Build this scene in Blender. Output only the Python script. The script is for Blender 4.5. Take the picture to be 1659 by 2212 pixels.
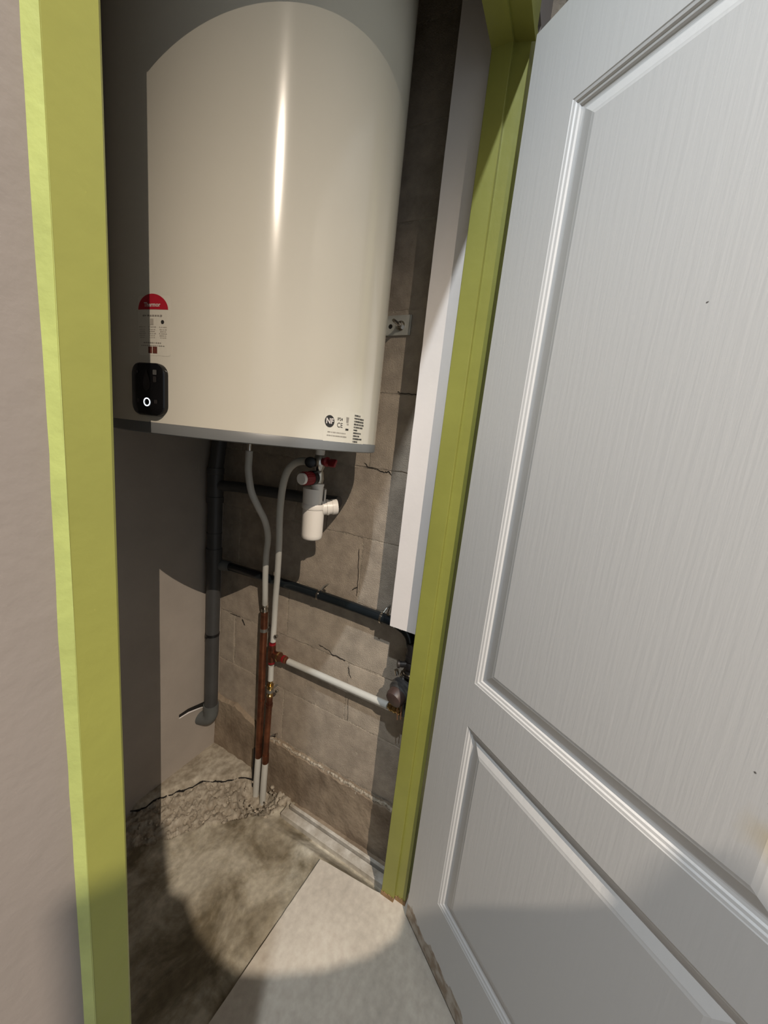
import bpy, bmesh, math, random
from mathutils import Vector, Matrix, noise

random.seed(7)
for o in list(bpy.data.objects):
    bpy.data.objects.remove(o, do_unlink=True)
S = bpy.context.scene
COL = S.collection
PI = math.pi

# ------------------------------------------------------------------ camera
# X runs along the door opening (left jamb to right jamb), Y into the cupboard, Z up
F_PX = 790.0
pitch, roll, yaw = math.radians(10.55), math.radians(6.1), math.radians(26.4)
dn = Vector((-math.sin(roll) * math.cos(pitch), math.cos(roll) * math.cos(pitch), math.sin(pitch)))
zc = Vector((0, 0, 1))
fw = (zc - dn * zc.dot(dn)).normalized()
rt = dn.cross(fw)
Xa = math.cos(yaw) * fw + math.sin(yaw) * rt
Ya = math.cos(yaw - PI / 2) * fw + math.sin(yaw - PI / 2) * rt
Za = -dn


def c2w(v):
    return Vector((Xa.dot(v), Ya.dot(v), Za.dot(v)))


right, up, back = c2w(Vector((1, 0, 0))), c2w(Vector((0, -1, 0))), c2w(Vector((0, 0, -1)))
cam_d = bpy.data.cameras.new('camera')
cam_d.sensor_fit = 'VERTICAL'
cam_d.sensor_height = 36.0
cam_d.lens = 36.0 * F_PX / 2212.0
cam_d.clip_start = 0.01
cam = bpy.data.objects.new('camera', cam_d)
COL.objects.link(cam)
CAM = Vector((0, 0, 1.286))
m = Matrix.Identity(4)
for i in range(3):
    m[i][0], m[i][1], m[i][2], m[i][3] = right[i], up[i], back[i], CAM[i]
cam.matrix_world = m
S.camera = cam

# ------------------------------------------------------------------ light
S.view_settings.view_transform = 'Standard'
S.view_settings.look = 'None'
S.view_settings.gamma = 1.0
S.view_settings.use_curve_mapping = False
S.view_settings.exposure = 0.0
w = bpy.data.worlds.new('room_air')
S.world = w
w.use_nodes = True
w.node_tree.nodes['Background'].inputs[0].default_value = (0.84, 0.91, 1.0, 1)
w.node_tree.nodes['Background'].inputs[1].default_value = 0.46

L1 = Vector((-0.90, -1.38, 3.05))     # warm ceiling spotlight behind the viewer
L2 = Vector((-0.36, -0.06, 2.90))      # neutral downlight above the threshold
L1_W, L1_SIZE, L1_BLEND, L1_AIM = 395.0, 66.0, 1.0, Vector((0.365, 0.327, -0.10))
L2_W, L2_SIZE, L2_BLEND = 112.0, 96.0, 1.0
L1_COL, L2_COL = (1.0, 0.86, 0.71), (0.87, 0.94, 1.0)

# ------------------------------------------------------------------ sizes
XW = 0.935      # block wall
YB = 1.14       # plastered back wall
ZF = -0.055     # raw slab inside the cupboard
HC = Vector((0.645, 0.672))     # heater axis
HR = 0.277


# ------------------------------------------------------------------ materials
def mat(name, col, rough=0.6, metal=0.0, spec=0.5, var=0.0, vscale=8.0, bump=0.0, bscale=60.0,
        col2=None, coat=0.0, detail=6.0, stretch=None, emit=None):
    M = bpy.data.materials.new(name)
    M.use_nodes = True
    N, K = M.node_tree.nodes, M.node_tree.links
    b = N['Principled BSDF']
    b.inputs['Roughness'].default_value = rough
    b.inputs['Metallic'].default_value = metal
    b.inputs['Specular IOR Level'].default_value = spec
    b.inputs['Coat Weight'].default_value = coat
    b.inputs['Coat Roughness'].default_value = 0.10
    b.inputs['Base Color'].default_value = (*col, 1)
    tc = N.new('ShaderNodeTexCoord')
    src = tc.outputs['Object']
    if stretch:
        mp = N.new('ShaderNodeMapping')
        mp.inputs['Scale'].default_value = stretch
        K.new(src, mp.inputs['Vector'])
        src = mp.outputs['Vector']
    if var > 0 or col2:
        n = N.new('ShaderNodeTexNoise')
        n.inputs['Scale'].default_value = vscale
        n.inputs['Detail'].default_value = detail
        n.inputs['Roughness'].default_value = 0.6
        K.new(src, n.inputs['Vector'])
        r = N.new('ShaderNodeValToRGB')
        r.color_ramp.elements[0].position = 0.34
        r.color_ramp.elements[1].position = 0.68
        a = col2 if col2 else tuple(c * (1 - var) for c in col)
        r.color_ramp.elements[0].color = (*a, 1)
        r.color_ramp.elements[1].color = (*(tuple(min(1, c * (1 + var * 0.5)) for c in col)), 1)
        K.new(n.outputs['Fac'], r.inputs['Fac'])
        K.new(r.outputs['Color'], b.inputs['Base Color'])
    if bump > 0:
        n2 = N.new('ShaderNodeTexNoise')
        n2.inputs['Scale'].default_value = bscale
        n2.inputs['Detail'].default_value = 8
        K.new(src, n2.inputs['Vector'])
        bp = N.new('ShaderNodeBump')
        bp.inputs['Strength'].default_value = bump
        bp.inputs['Distance'].default_value = 0.004
        K.new(n2.outputs['Fac'], bp.inputs['Height'])
        K.new(bp.outputs['Normal'], b.inputs['Normal'])
    if emit:
        b.inputs['Emission Color'].default_value = (*emit[0], 1)
        b.inputs['Emission Strength'].default_value = emit[1]
    return M


M = {}
M['green'] = mat('green_gloss_paint', (0.265, 0.268, 0.058), 0.38, var=0.10, vscale=5, bump=0.12, bscale=45)
M['green_lit'] = mat('green_paint_lit', (0.37, 0.42, 0.13), 0.42, var=0.18, vscale=20, bump=0.2, bscale=60)  # paler copy of the frame green; brighter light on the edge put into colour
M['plaster'] = mat('beige_plaster', (0.245, 0.212, 0.188), 0.75, var=0.10, vscale=3, bump=0.10, bscale=90)
M['back'] = mat('grey_plaster', (0.37, 0.325, 0.28), 0.8, var=0.12, vscale=4, bump=0.08, bscale=120)
M['block'] = mat('concrete_block', (0.40, 0.335, 0.265), 0.95, var=0.22, vscale=22, bump=0.5, bscale=330)
M['block2'] = mat('concrete_block_pale', (0.43, 0.365, 0.29), 0.95, var=0.22, vscale=18, bump=0.5, bscale=300)
M['mortar'] = mat('mortar', (0.42, 0.36, 0.285), 0.95, var=0.3, vscale=25, bump=1.0, bscale=140)
M['found'] = mat('foundation_concrete', (0.27, 0.215, 0.155), 0.95, var=0.45, vscale=9, bump=0.7, bscale=80,
                 col2=(0.17, 0.125, 0.085))
M['crumb'] = mat('crumbled_mortar', (0.46, 0.40, 0.315), 0.95, var=0.4, vscale=60, bump=1.0, bscale=150)
M['board'] = mat('plasterboard_white', (0.78, 0.735, 0.71), 0.8, var=0.05, vscale=6, bump=0.05, bscale=100)
M['board_edge'] = mat('plasterboard_torn_edge', (0.55, 0.51, 0.47), 0.95, var=0.3, vscale=60, bump=0.8, bscale=120)
M['white_enamel'] = mat('white_enamel', (0.62, 0.585, 0.50), 0.5, spec=0.25, var=0.03, vscale=3)
M['shell'] = mat('white_enamel_shell', (0.62, 0.585, 0.50), 0.17, spec=0.40, var=0.03, vscale=3)
_b = M['shell'].node_tree.nodes['Principled BSDF']
_b.inputs['Anisotropic'].default_value = 0.64
_t = M['shell'].node_tree.nodes.new('ShaderNodeTangent')
_t.direction_type = 'RADIAL'
_t.axis = 'Z'
M['shell'].node_tree.links.new(_t.outputs[0], _b.inputs['Tangent'])
_b.inputs['Anisotropic Rotation'].default_value = 0.25
M['rim'] = mat('grey_plastic_rim', (0.15, 0.155, 0.155), 0.40, var=0.08, vscale=8)
M['cap'] = mat('grey_cap', (0.20, 0.195, 0.185), 0.6, var=0.1, vscale=8)
M['black_gloss'] = mat('black_gloss_plastic', (0.004, 0.004, 0.005), 0.12, spec=0.45, var=0.2, vscale=8)
M['black_print'] = mat('black_print', (0.02, 0.019, 0.018), 0.6, var=0.1)
M['grey_print'] = mat('grey_print', (0.27, 0.245, 0.21), 0.7, var=0.2, vscale=90)
M['soft_print'] = mat('pale_grey_print', (0.42, 0.38, 0.32), 0.7, var=0.2, vscale=90)
M['red_print'] = mat('red_print', (0.42, 0.012, 0.028), 0.45, var=0.1, vscale=10)
M['white_print'] = mat('white_print', (0.62, 0.56, 0.52), 0.6, var=0.1)
M['brown_print'] = mat('brown_print', (0.14, 0.035, 0.022), 0.6, var=0.5, vscale=400)
M['sticker'] = mat('clear_sticker', (0.75, 0.70, 0.60), 0.30, var=0.03)
M['led'] = mat('power_ring_light', (0.9, 0.95, 1.0), 0.4, var=0.02, emit=((0.85, 0.93, 1.0), 2.2))
M['icon'] = mat('dim_icon', (0.026, 0.023, 0.023), 0.3, var=0.1)
M['icon2'] = mat('pale_icon', (0.09, 0.088, 0.085), 0.3, var=0.1)
M['tube'] = mat('white_multilayer_pipe', (0.58, 0.575, 0.53), 0.45, var=0.06, vscale=12)
M['white_pvc'] = mat('white_pvc', (0.84, 0.79, 0.72), 0.35, var=0.03, vscale=10)
M['grey_pvc'] = mat('grey_pvc', (0.058, 0.058, 0.058), 0.45, var=0.15, vscale=12)
M['grey_pvc_cap'] = mat('grey_pvc_fitting', (0.105, 0.112, 0.11), 0.5, var=0.15, vscale=12)
M['black_pipe'] = mat('black_polyethylene', (0.010, 0.014, 0.017), 0.25, var=0.2, vscale=20)
M['copper'] = mat('tarnished_copper', (0.27, 0.105, 0.055), 0.40, metal=0.8, var=0.35, vscale=18, col2=(0.11, 0.042, 0.026))
M['brass'] = mat('brass', (0.62, 0.44, 0.19), 0.25, metal=1.0, var=0.2, vscale=40)
M['chrome'] = mat('nickel_plated', (0.62, 0.59, 0.54), 0.22, metal=1.0, var=0.1, vscale=40)
M['zinc'] = mat('galvanised_plate', (0.55, 0.55, 0.50), 0.45, metal=0.35, var=0.12, vscale=30)
M['red_plastic'] = mat('red_plastic', (0.24, 0.010, 0.015), 0.35, var=0.15, vscale=30)
M['black_plastic'] = mat('black_plastic', (0.008, 0.008, 0.009), 0.4, var=0.2, vscale=30)
M['dark_iron'] = mat('dark_iron', (0.045, 0.037, 0.033), 0.5, metal=0.4, var=0.4, vscale=50)
M['meter'] = mat('grey_meter_body', (0.12, 0.118, 0.115), 0.4, metal=0.5, var=0.3, vscale=40)
M['meter_lid'] = mat('brown_meter_lid', (0.075, 0.047, 0.04), 0.45, var=0.35, vscale=25)
M['wire'] = mat('orange_wire', (0.45, 0.20, 0.10), 0.5, var=0.1)
M['void'] = mat('dark_cavity', (0.012, 0.010, 0.008), 0.95, var=0.3)
M['ceil'] = mat('white_ceiling_paint', (0.6, 0.58, 0.55), 0.85, var=0.05)
M['lamp_metal'] = mat('white_lamp_metal', (0.7, 0.7, 0.7), 0.4, var=0.05)
M['bulb'] = mat('lit_bulb_glass', (1, 0.9, 0.75), 0.3, var=0.02, emit=((1.0, 0.86, 0.66), 6.0))
M['rail_w'] = mat('worn_white_profile', (0.62, 0.59, 0.53), 0.6, col2=(0.36, 0.32, 0.26), vscale=22, bump=0.3, bscale=90)
M['chip_wood'] = mat('bare_wood_chip', (0.30, 0.185, 0.085), 0.8, var=0.3, vscale=50, bump=0.4)
M['steel'] = mat('dull_steel', (0.35, 0.34, 0.31), 0.4, metal=0.8, var=0.2, vscale=60)


def floor_material(name, slab):
    Mx = bpy.data.materials.new(name)
    Mx.use_nodes = True
    N, K = Mx.node_tree.nodes, Mx.node_tree.links
    b = N['Principled BSDF']
    b.inputs['Roughness'].default_value = 0.85
    tc = N.new('ShaderNodeTexCoord')
    n1 = N.new('ShaderNodeTexNoise')
    n1.inputs['Scale'].default_value = 5.5 if slab else 4.0
    n1.inputs['Detail'].default_value = 9
    n1.inputs['Roughness'].default_value = 0.62
    n1.inputs['Distortion'].default_value = 0.5
    K.new(tc.outputs['Object'], n1.inputs['Vector'])
    r1 = N.new('ShaderNodeValToRGB')
    e = r1.color_ramp.elements
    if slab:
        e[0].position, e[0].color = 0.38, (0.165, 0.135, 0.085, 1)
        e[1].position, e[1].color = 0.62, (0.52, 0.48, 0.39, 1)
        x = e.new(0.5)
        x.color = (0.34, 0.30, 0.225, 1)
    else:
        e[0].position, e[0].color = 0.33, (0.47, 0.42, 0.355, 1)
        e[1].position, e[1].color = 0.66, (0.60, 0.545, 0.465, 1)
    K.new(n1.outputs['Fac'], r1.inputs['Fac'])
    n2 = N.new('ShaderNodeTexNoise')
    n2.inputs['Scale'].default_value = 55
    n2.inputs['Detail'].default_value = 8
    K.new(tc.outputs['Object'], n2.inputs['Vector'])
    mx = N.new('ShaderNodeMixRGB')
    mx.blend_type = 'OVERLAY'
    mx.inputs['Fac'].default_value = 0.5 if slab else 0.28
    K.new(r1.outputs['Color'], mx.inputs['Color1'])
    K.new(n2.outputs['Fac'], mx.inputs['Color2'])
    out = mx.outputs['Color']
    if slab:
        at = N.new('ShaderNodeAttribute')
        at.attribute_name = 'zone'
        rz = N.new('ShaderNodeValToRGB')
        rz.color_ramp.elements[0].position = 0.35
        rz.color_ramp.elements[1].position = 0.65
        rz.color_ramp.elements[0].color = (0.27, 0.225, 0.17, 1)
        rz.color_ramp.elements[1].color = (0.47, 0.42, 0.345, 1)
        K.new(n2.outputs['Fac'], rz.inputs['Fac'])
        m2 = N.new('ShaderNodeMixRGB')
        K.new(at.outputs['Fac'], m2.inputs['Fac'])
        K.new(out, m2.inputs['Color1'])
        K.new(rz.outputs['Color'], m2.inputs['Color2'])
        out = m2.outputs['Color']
    K.new(out, b.inputs['Base Color'])
    bp = N.new('ShaderNodeBump')
    bp.inputs['Strength'].default_value = 0.35
    bp.inputs['Distance'].default_value = 0.003
    K.new(n2.outputs['Fac'], bp.inputs['Height'])
    K.new(bp.outputs['Normal'], b.inputs['Normal'])
    return Mx


M['slab'] = floor_material('raw_concrete_slab', True)
M['screed'] = floor_material('pale_screed', False)


def door_material():
    Mx = bpy.data.materials.new('white_door_paint')
    Mx.use_nodes = True
    N, K = Mx.node_tree.nodes, Mx.node_tree.links
    b = N['Principled BSDF']
    b.inputs['Roughness'].default_value = 0.42
    tc = N.new('ShaderNodeTexCoord')
    base = (0.62, 0.615, 0.605, 1)
    # worn bare strip along the bottom edge with a ragged outline
    sx = N.new('ShaderNodeSeparateXYZ')
    K.new(tc.outputs['Object'], sx.inputs[0])
    n = N.new('ShaderNodeTexNoise')
    n.inputs['Scale'].default_value = 16
    n.inputs['Detail'].default_value = 6
    K.new(tc.outputs['Object'], n.inputs['Vector'])
    ma = N.new('ShaderNodeMath')
    ma.operation = 'MULTIPLY_ADD'
    ma.inputs[1].default_value = 0.17
    ma.inputs[2].default_value = -0.040
    K.new(n.outputs['Fac'], ma.inputs[0])
    mb = N.new('ShaderNodeMath')
    mb.operation = 'SUBTRACT'
    K.new(ma.outputs[0], mb.inputs[0])
    K.new(sx.outputs['Z'], mb.inputs[1])
    mc = N.new('ShaderNodeMath')
    mc.operation = 'MULTIPLY'
    mc.use_clamp = True
    mc.inputs[1].default_value = 160
    K.new(mb.outputs[0], mc.inputs[0])
    m1 = N.new('ShaderNodeMixRGB')
    m1.inputs['Color1'].default_value = base
    n3 = N.new('ShaderNodeTexNoise')
    n3.inputs['Scale'].default_value = 45
    n3.inputs['Detail'].default_value = 5
    K.new(tc.outputs['Object'], n3.inputs['Vector'])
    rr = N.new('ShaderNodeValToRGB')
    rr.color_ramp.elements[0].position, rr.color_ramp.elements[0].color = 0.4, (0.27, 0.20, 0.14, 1)
    rr.color_ramp.elements[1].position, rr.color_ramp.elements[1].color = 0.62, (0.47, 0.42, 0.36, 1)
    K.new(n3.outputs['Fac'], rr.inputs['Fac'])
    K.new(rr.outputs['Color'], m1.inputs['Color2'])
    K.new(mc.outputs[0], m1.inputs['Fac'])
    out = m1.outputs['Color']

    def spot(loc, rad, col, soft, ns):
        nonlocal out
        d = N.new('ShaderNodeVectorMath')
        d.operation = 'DISTANCE'
        K.new(tc.outputs['Object'], d.inputs[0])
        d.inputs[1].default_value = loc
        nn = N.new('ShaderNodeTexNoise')
        nn.inputs['Scale'].default_value = ns
        K.new(tc.outputs['Object'], nn.inputs['Vector'])
        a = N.new('ShaderNodeMath')
        a.operation = 'MULTIPLY_ADD'
        a.inputs[1].default_value = rad * 1.6
        a.inputs[2].default_value = rad * 0.2
        K.new(nn.outputs['Fac'], a.inputs[0])
        s = N.new('ShaderNodeMath')
        s.operation = 'SUBTRACT'
        K.new(a.outputs[0], s.inputs[0])
        K.new(d.outputs['Value'], s.inputs[1])
        q = N.new('ShaderNodeMath')
        q.operation = 'MULTIPLY'
        q.use_clamp = True
        q.inputs[1].default_value = 1.0 / soft
        K.new(s.outputs[0], q.inputs[0])
        mm = N.new('ShaderNodeMixRGB')
        K.new(q.outputs[0], mm.inputs['Fac'])
        K.new(out, mm.inputs['Color1'])
        mm.inputs['Color2'].default_value = (*col, 1)
        out = mm.outputs['Color']
    spot((0.545, 0, 0.905), 0.034, (0.58, 0.52, 0.41), 0.03, 22)      # yellowed rub mark near the lock
    spot((0.361, 0, 1.48), 0.0018, (0.08, 0.07, 0.065), 0.001, 300)     # pin hole
    spot((0.515, 0, 0.964), 0.0018, (0.08, 0.07, 0.065), 0.001, 300)
    spot((0.538, 0, 0.937), 0.007, (0.03, 0.026, 0.022), 0.002, 120)     # small dark gouge
    K.new(out, b.inputs['Base Color'])
    mp = N.new('ShaderNodeMapping')
    mp.inputs['Scale'].default_value = (150, 150, 7)
    K.new(tc.outputs['Object'], mp.inputs['Vector'])
    g = N.new('ShaderNodeTexNoise')
    g.inputs['Scale'].default_value = 1.0
    g.inputs['Detail'].default_value = 4
    K.new(mp.outputs['Vector'], g.inputs['Vector'])
    bp = N.new('ShaderNodeBump')
    bp.inputs['Strength'].default_value = 0.22
    bp.inputs['Distance'].default_value = 0.0015
    K.new(g.outputs['Fac'], bp.inputs['Height'])
    K.new(bp.outputs['Normal'], b.inputs['Normal'])
    return Mx


M['door'] = door_material()


# ------------------------------------------------------------------ helpers
def link(name, me, material, parent=None, smooth=False):
    if smooth:
        for p in me.polygons:
            p.use_smooth = True
    if material:
        me.materials.append(material)
    o = bpy.data.objects.new(name, me)
    COL.objects.link(o)
    if parent:
        o.parent = parent
        o.matrix_parent_inverse = parent.matrix_world.inverted() if parent.type != 'EMPTY' else Matrix.Translation(-parent.location)
    return o


def obj(name, bm, material, parent=None, smooth=False):
    me = bpy.data.meshes.new(name)
    bmesh.ops.recalc_face_normals(bm, faces=bm.faces)
    bm.to_mesh(me)
    bm.free()
    o = link(name, me, material, parent, smooth)
    if smooth:
        try:
            me.set_sharp_from_angle(angle=math.radians(38))
        except Exception:
            pass
    return o


def thing(name, label, cat, loc=(0, 0, 0), group=None):
    o = bpy.data.objects.new(name, None)
    o.empty_display_size = 0.05
    COL.objects.link(o)
    o.location = loc
    return tag(o, label, cat, group)


def tag(o, label, cat, group=None, kind=None):
    o['label'] = label
    o['category'] = cat
    if group:
        o['group'] = group
    if kind:
        o['kind'] = kind
    return o


def box(bm, x0, x1, y0, y1, z0, z1, bev=0.0, seg=2):
    r = bmesh.ops.create_cube(bm, size=1)
    vs = r['verts']
    for v in vs:
        v.co = Vector(((x0 + x1) / 2 + v.co.x * (x1 - x0), (y0 + y1) / 2 + v.co.y * (y1 - y0), (z0 + z1) / 2 + v.co.z * (z1 - z0)))
    if bev > 0:
        es = list({e for v in vs for e in v.link_edges})
        bmesh.ops.bevel(bm, geom=es, offset=bev, segments=seg, affect='EDGES', profile=0.5)
    return bm


def boxo(name, x0, x1, y0, y1, z0, z1, material, parent=None, bev=0.0):
    return obj(name, box(bmesh.new(), x0, x1, y0, y1, z0, z1, bev), material, parent)


def frame_for(d):
    d = Vector(d).normalized()
    a = Vector((0, 0, 1)) if abs(d.z) < 0.9 else Vector((1, 0, 0))
    u = d.cross(a).normalized()
    return u, d.cross(u).normalized(), d


def tube(bm, pts, r, seg=16, cap=True):
    pts = [Vector(p) for p in pts]
    rs = r if isinstance(r, (list, tuple)) else [r] * len(pts)
    t0 = (pts[1] - pts[0]).normalized()
    u, v, _ = frame_for(t0)
    rings = []
    for i, p in enumerate(pts):
        if i == 0:
            t = t0
        elif i == len(pts) - 1:
            t = (pts[i] - pts[i - 1]).normalized()
        else:
            t = ((pts[i + 1] - pts[i]).normalized() + (pts[i] - pts[i - 1]).normalized()).normalized()
        u = (u - t * u.dot(t)).normalized()
        v = t.cross(u)
        rings.append([bm.verts.new(p + (u * math.cos(a) + v * math.sin(a)) * rs[i])
                      for a in (2 * PI * k / seg for k in range(seg))])
    for a, b in zip(rings, rings[1:]):
        for k in range(seg):
            bm.faces.new((a[k], a[(k + 1) % seg], b[(k + 1) % seg], b[k]))
    if cap:
        bm.faces.new(rings[0][::-1])
        bm.faces.new(rings[-1])
    return bm


def spline(pts, n=10):
    P = [Vector(p) for p in pts]
    P = [P[0] * 2 - P[1]] + P + [P[-1] * 2 - P[-2]]
    out = []
    for i in range(1, len(P) - 2):
        for k in range(n):
            t = k / n
            a, b, c, d = P[i - 1], P[i], P[i + 1], P[i + 2]
            out.append(0.5 * (2 * b + (c - a) * t + (2 * a - 5 * b + 4 * c - d) * t * t + (3 * b - a - 3 * c + d) * t ** 3))
    out.append(P[-2])
    return out


def lathe(bm, origin, axis, prof, seg=24):
    """prof = [(distance along axis, radius)]; closed at the ends"""
    o = Vector(origin)
    u, v, d = frame_for(axis)
    rings = []
    for h, r in prof:
        if r < 1e-6:
            rings.append([bm.verts.new(o + d * h)])
        else:
            rings.append([bm.verts.new(o + d * h + (u * math.cos(a) + v * math.sin(a)) * r)
                          for a in (2 * PI * k / seg for k in range(seg))])
    for a, b in zip(rings, rings[1:]):
        for k in range(seg):
            q = [a[k % len(a)], a[(k + 1) % len(a)], b[(k + 1) % len(b)], b[k % len(b)]]
            q = list(dict.fromkeys(q))
            if len(q) > 2:
                bm.faces.new(q)
    if len(rings[0]) > 1:
        bm.faces.new(rings[0][::-1])
    if len(rings[-1]) > 1:
        bm.faces.new(rings[-1])
    return bm


def tubeo(name, pts, r, material, parent=None, seg=16):
    return obj(name, tube(bmesh.new(), pts, r, seg), material, parent, True)


def latheo(name, o, axis, prof, material, parent=None, seg=24):
    return obj(name, lathe(bmesh.new(), o, axis, prof, seg), material, parent, True)


# ------------------------------------------------------------------ the setting
# floors
bm = bmesh.new()
edge = [(0.06, 0.2784), (0.808, 0.2784)]
edge += [(0.788 + 0.002 * noise.noise(Vector((i, 0, 9))) + 0.018 * i / 10, 0.482 - 0.203 * i / 10) for i in range(9, 0, -1)]
edge += [(0.06 + 0.726 * i / 40, 0.502 - 0.0195 * i / 40 + 0.0016 * noise.noise(Vector((i * 0.7, 3, 0)))) for i in range(40, -1, -1)]
ctr = bm.verts.new((0.4, 0.33, 0.0))
top = [bm.verts.new((x, y, 0.0)) for x, y in edge]
bot = [bm.verts.new((x, y, -0.12)) for x, y in edge]
for i in range(len(edge)):
    j = (i + 1) % len(edge)
    bm.faces.new((ctr, top[i], top[j]))
    if i:
        bm.faces.new((top[i], bot[i], bot[j], top[j]))
main = [bm.verts.new(p) for p in ((-2.2, 0.2784, 0), (-2.2, -3, 0), (2.2, -3, 0), (2.2, 0.2784, 0))]
low = [bm.verts.new((v.co.x, v.co.y, -0.12)) for v in main]
bm.faces.new(main)
bm.faces.new(low[::-1])
for i in range(4):
    bm.faces.new((main[i], low[i], low[(i + 1) % 4], main[(i + 1) % 4]))
fl = obj('floor', bm, M['screed'])
tag(fl, 'pale screed floor of the room reaching into the cupboard', 'floor', kind='structure')

# raw slab inside: flat part, broken band, raised smooth patch and the hole round the pipes
bm = bmesh.new()
NX, NY = 190, 190
x0, x1, y0, y1 = 0.05, XW + 0.01, 0.27, YB + 0.01


def interp(tab, x):
    if x <= tab[0][0]:
        return tab[0][1]
    for (a, b), (c, d) in zip(tab, tab[1:]):
        if x <= c:
            return b + (d - b) * (x - a) / (c - a)
    return tab[-1][1]


UP = [(0.05, 1.30), (0.55, 1.155), (0.64, 1.115), (0.72, 1.075), (0.79, 1.035), (0.85, 0.955), (0.90, 0.89), (0.95, 0.83)]
LO = [(0.05, 1.22), (0.50, 1.05), (0.59, 0.985), (0.68, 0.905), (0.757, 0.84), (0.83, 0.745), (0.95, 0.70)]
grid, zones = [], []
for j in range(NY + 1):
    row = []
    for i in range(NX + 1):
        x = x0 + (x1 - x0) * i / NX
        y = y0 + (y1 - y0) * j / NY
        wob = 0.018 * noise.noise(Vector((x * 22, y * 22, 1))) + 0.010 * noise.noise(Vector((x * 60, y * 60, 5)))
        yu, yl = interp(UP, x) + wob, interp(LO, x) + wob
        ramp = max(0.0, min(1.0, (0.86 - y) / 0.34)) if x < 0.80 else max(0.0, min(1.0, (0.86 - y) / 0.34)) * max(0.0, 1 - (x - 0.80) / 0.045)
        z = ZF + 0.043 * ramp + 0.003 * noise.noise(Vector((x * 9, y * 9, 0)))
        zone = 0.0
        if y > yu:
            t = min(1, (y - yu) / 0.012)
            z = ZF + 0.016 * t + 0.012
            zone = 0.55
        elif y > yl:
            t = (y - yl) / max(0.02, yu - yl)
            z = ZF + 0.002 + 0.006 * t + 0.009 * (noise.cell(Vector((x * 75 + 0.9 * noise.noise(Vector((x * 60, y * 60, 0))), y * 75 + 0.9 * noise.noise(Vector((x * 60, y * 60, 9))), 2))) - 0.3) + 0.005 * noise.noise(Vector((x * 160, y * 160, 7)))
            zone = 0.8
        d = math.hypot((x - 0.872) / 1.1, y - 0.835)
        if d < 0.075:
            z -= 0.062 * (1 - (d / 0.075) ** 2)
            z += 0.006 * noise.noise(Vector((x * 90, y * 90, 4)))
        row.append(bm.verts.new((x, y, z)))
        zones.append(zone)
    grid.append(row)
for j in range(NY):
    for i in range(NX):
        bm.faces.new((grid[j][i], grid[j][i + 1], grid[j + 1][i + 1], grid[j + 1][i]))
bm.verts.index_update()
me = bpy.data.meshes.new('closet_floor')
bm.to_mesh(me)
bm.free()
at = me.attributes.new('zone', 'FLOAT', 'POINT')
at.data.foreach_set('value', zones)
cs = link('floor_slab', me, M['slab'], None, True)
bm = bmesh.new()
path = []
for i in range(46):
    x = 0.50 + 0.395 * i / 45
    wob = 0.018 * noise.noise(Vector((x * 22, interp(UP, x) * 22, 1))) + 0.010 * noise.noise(Vector((x * 60, interp(UP, x) * 60, 5)))
    path.append((x, interp(UP, x) + wob - 0.002, ZF + 0.012))
tube(bm, path, [0.0042 * max(0.12, 0.62 + 1.1 * noise.noise(Vector((i * 0.45, 0, 0)))) for i in range(46)], 6)
obj('crack', bm, M['void'], cs, True)
tag(cs, 'stained raw concrete slab inside the cupboard, broken along the back', 'floor', kind='structure')

# rubble along the broken edge
bm = bmesh.new()
rnd = random.Random(3)
n = 0
while n < 150:
    x = rnd.uniform(0.56, 0.92)
    y = rnd.uniform(0.70, 1.12)
    if not (interp(LO, x) - 0.02 < y < interp(UP, x) + 0.015):
        continue
    if math.hypot(x - 0.872, y - 0.835) < 0.045:
        continue
    r = rnd.uniform(0.002, 0.0055) * (1.9 if rnd.random() < 0.12 else 1)
    q = bmesh.ops.create_icosphere(bm, subdivisions=1, radius=r)
    for v in q['verts']:
        v.co = Vector((v.co.x * rnd.uniform(0.7, 1.3), v.co.y * rnd.uniform(0.7, 1.3), v.co.z * 0.7)) + Vector((x, y, ZF + 0.008))
    n += 1
rb = obj('rubble', bm, M['crumb'])
tag(rb, 'loose crumbs of broken mortar along the back of the slab', 'rubble', kind='stuff')
bm = box(bmesh.new(), -0.011, 0.011, -0.008, 0.008, -0.004, 0.004, 0.0015)
ch = obj('mortar_chip', bm, M['board'])
ch.location = (0.793, 0.762, ZF + 0.006)
ch.rotation_euler = (0.1, 0.05, 0.5)
tag(ch, 'small square white chip lying at the edge of the rubble', 'mortar chip')

# back wall
wb = boxo('wall_back', -0.05, XW + 0.2, YB, YB + 0.1, -0.2, 3.2, M['back'])
tag(wb, 'smooth grey-beige plastered wall at the back of the cupboard', 'wall', kind='structure')
# slit in the plaster beside the grey pipe
bm = bmesh.new()
pts = [(0.764, 0.203), (0.80, 0.203), (0.85, 0.190), (0.885, 0.176), (0.885, 0.200), (0.85, 0.206), (0.80, 0.216), (0.764, 0.214)]
f = [bm.verts.new((x, YB - 0.002, z)) for x, z in pts]
g = [bm.verts.new((x, YB + 0.01, z)) for x, z in pts]
bm.faces.new(f)
for i in range(len(f)):
    bm.faces.new((f[i], g[i], g[(i + 1) % 8], f[(i + 1) % 8]))
o = obj('wall_slit', bm, M['void'], wb)
o['label'] = 'dark slit cut in the plaster beside the grey drain pipe'
bm = bmesh.new()
tube(bm, [(0.764, YB, 0.200), (0.80, YB - 0.001, 0.199), (0.85, YB, 0.186), (0.88, YB, 0.173)], [0.0035, 0.0036, 0.0028, 0.002], 6)
obj('slit_lip', bm, M['board'], wb, True)
bm = bmesh.new()
tube(bm, [(0.834, YB, 1.165), (0.833, YB - 0.001, 1.14), (0.836, YB, 1.11)], 0.003, 6)
obj('plaster_ridge', bm, M['back'], wb, True)

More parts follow.
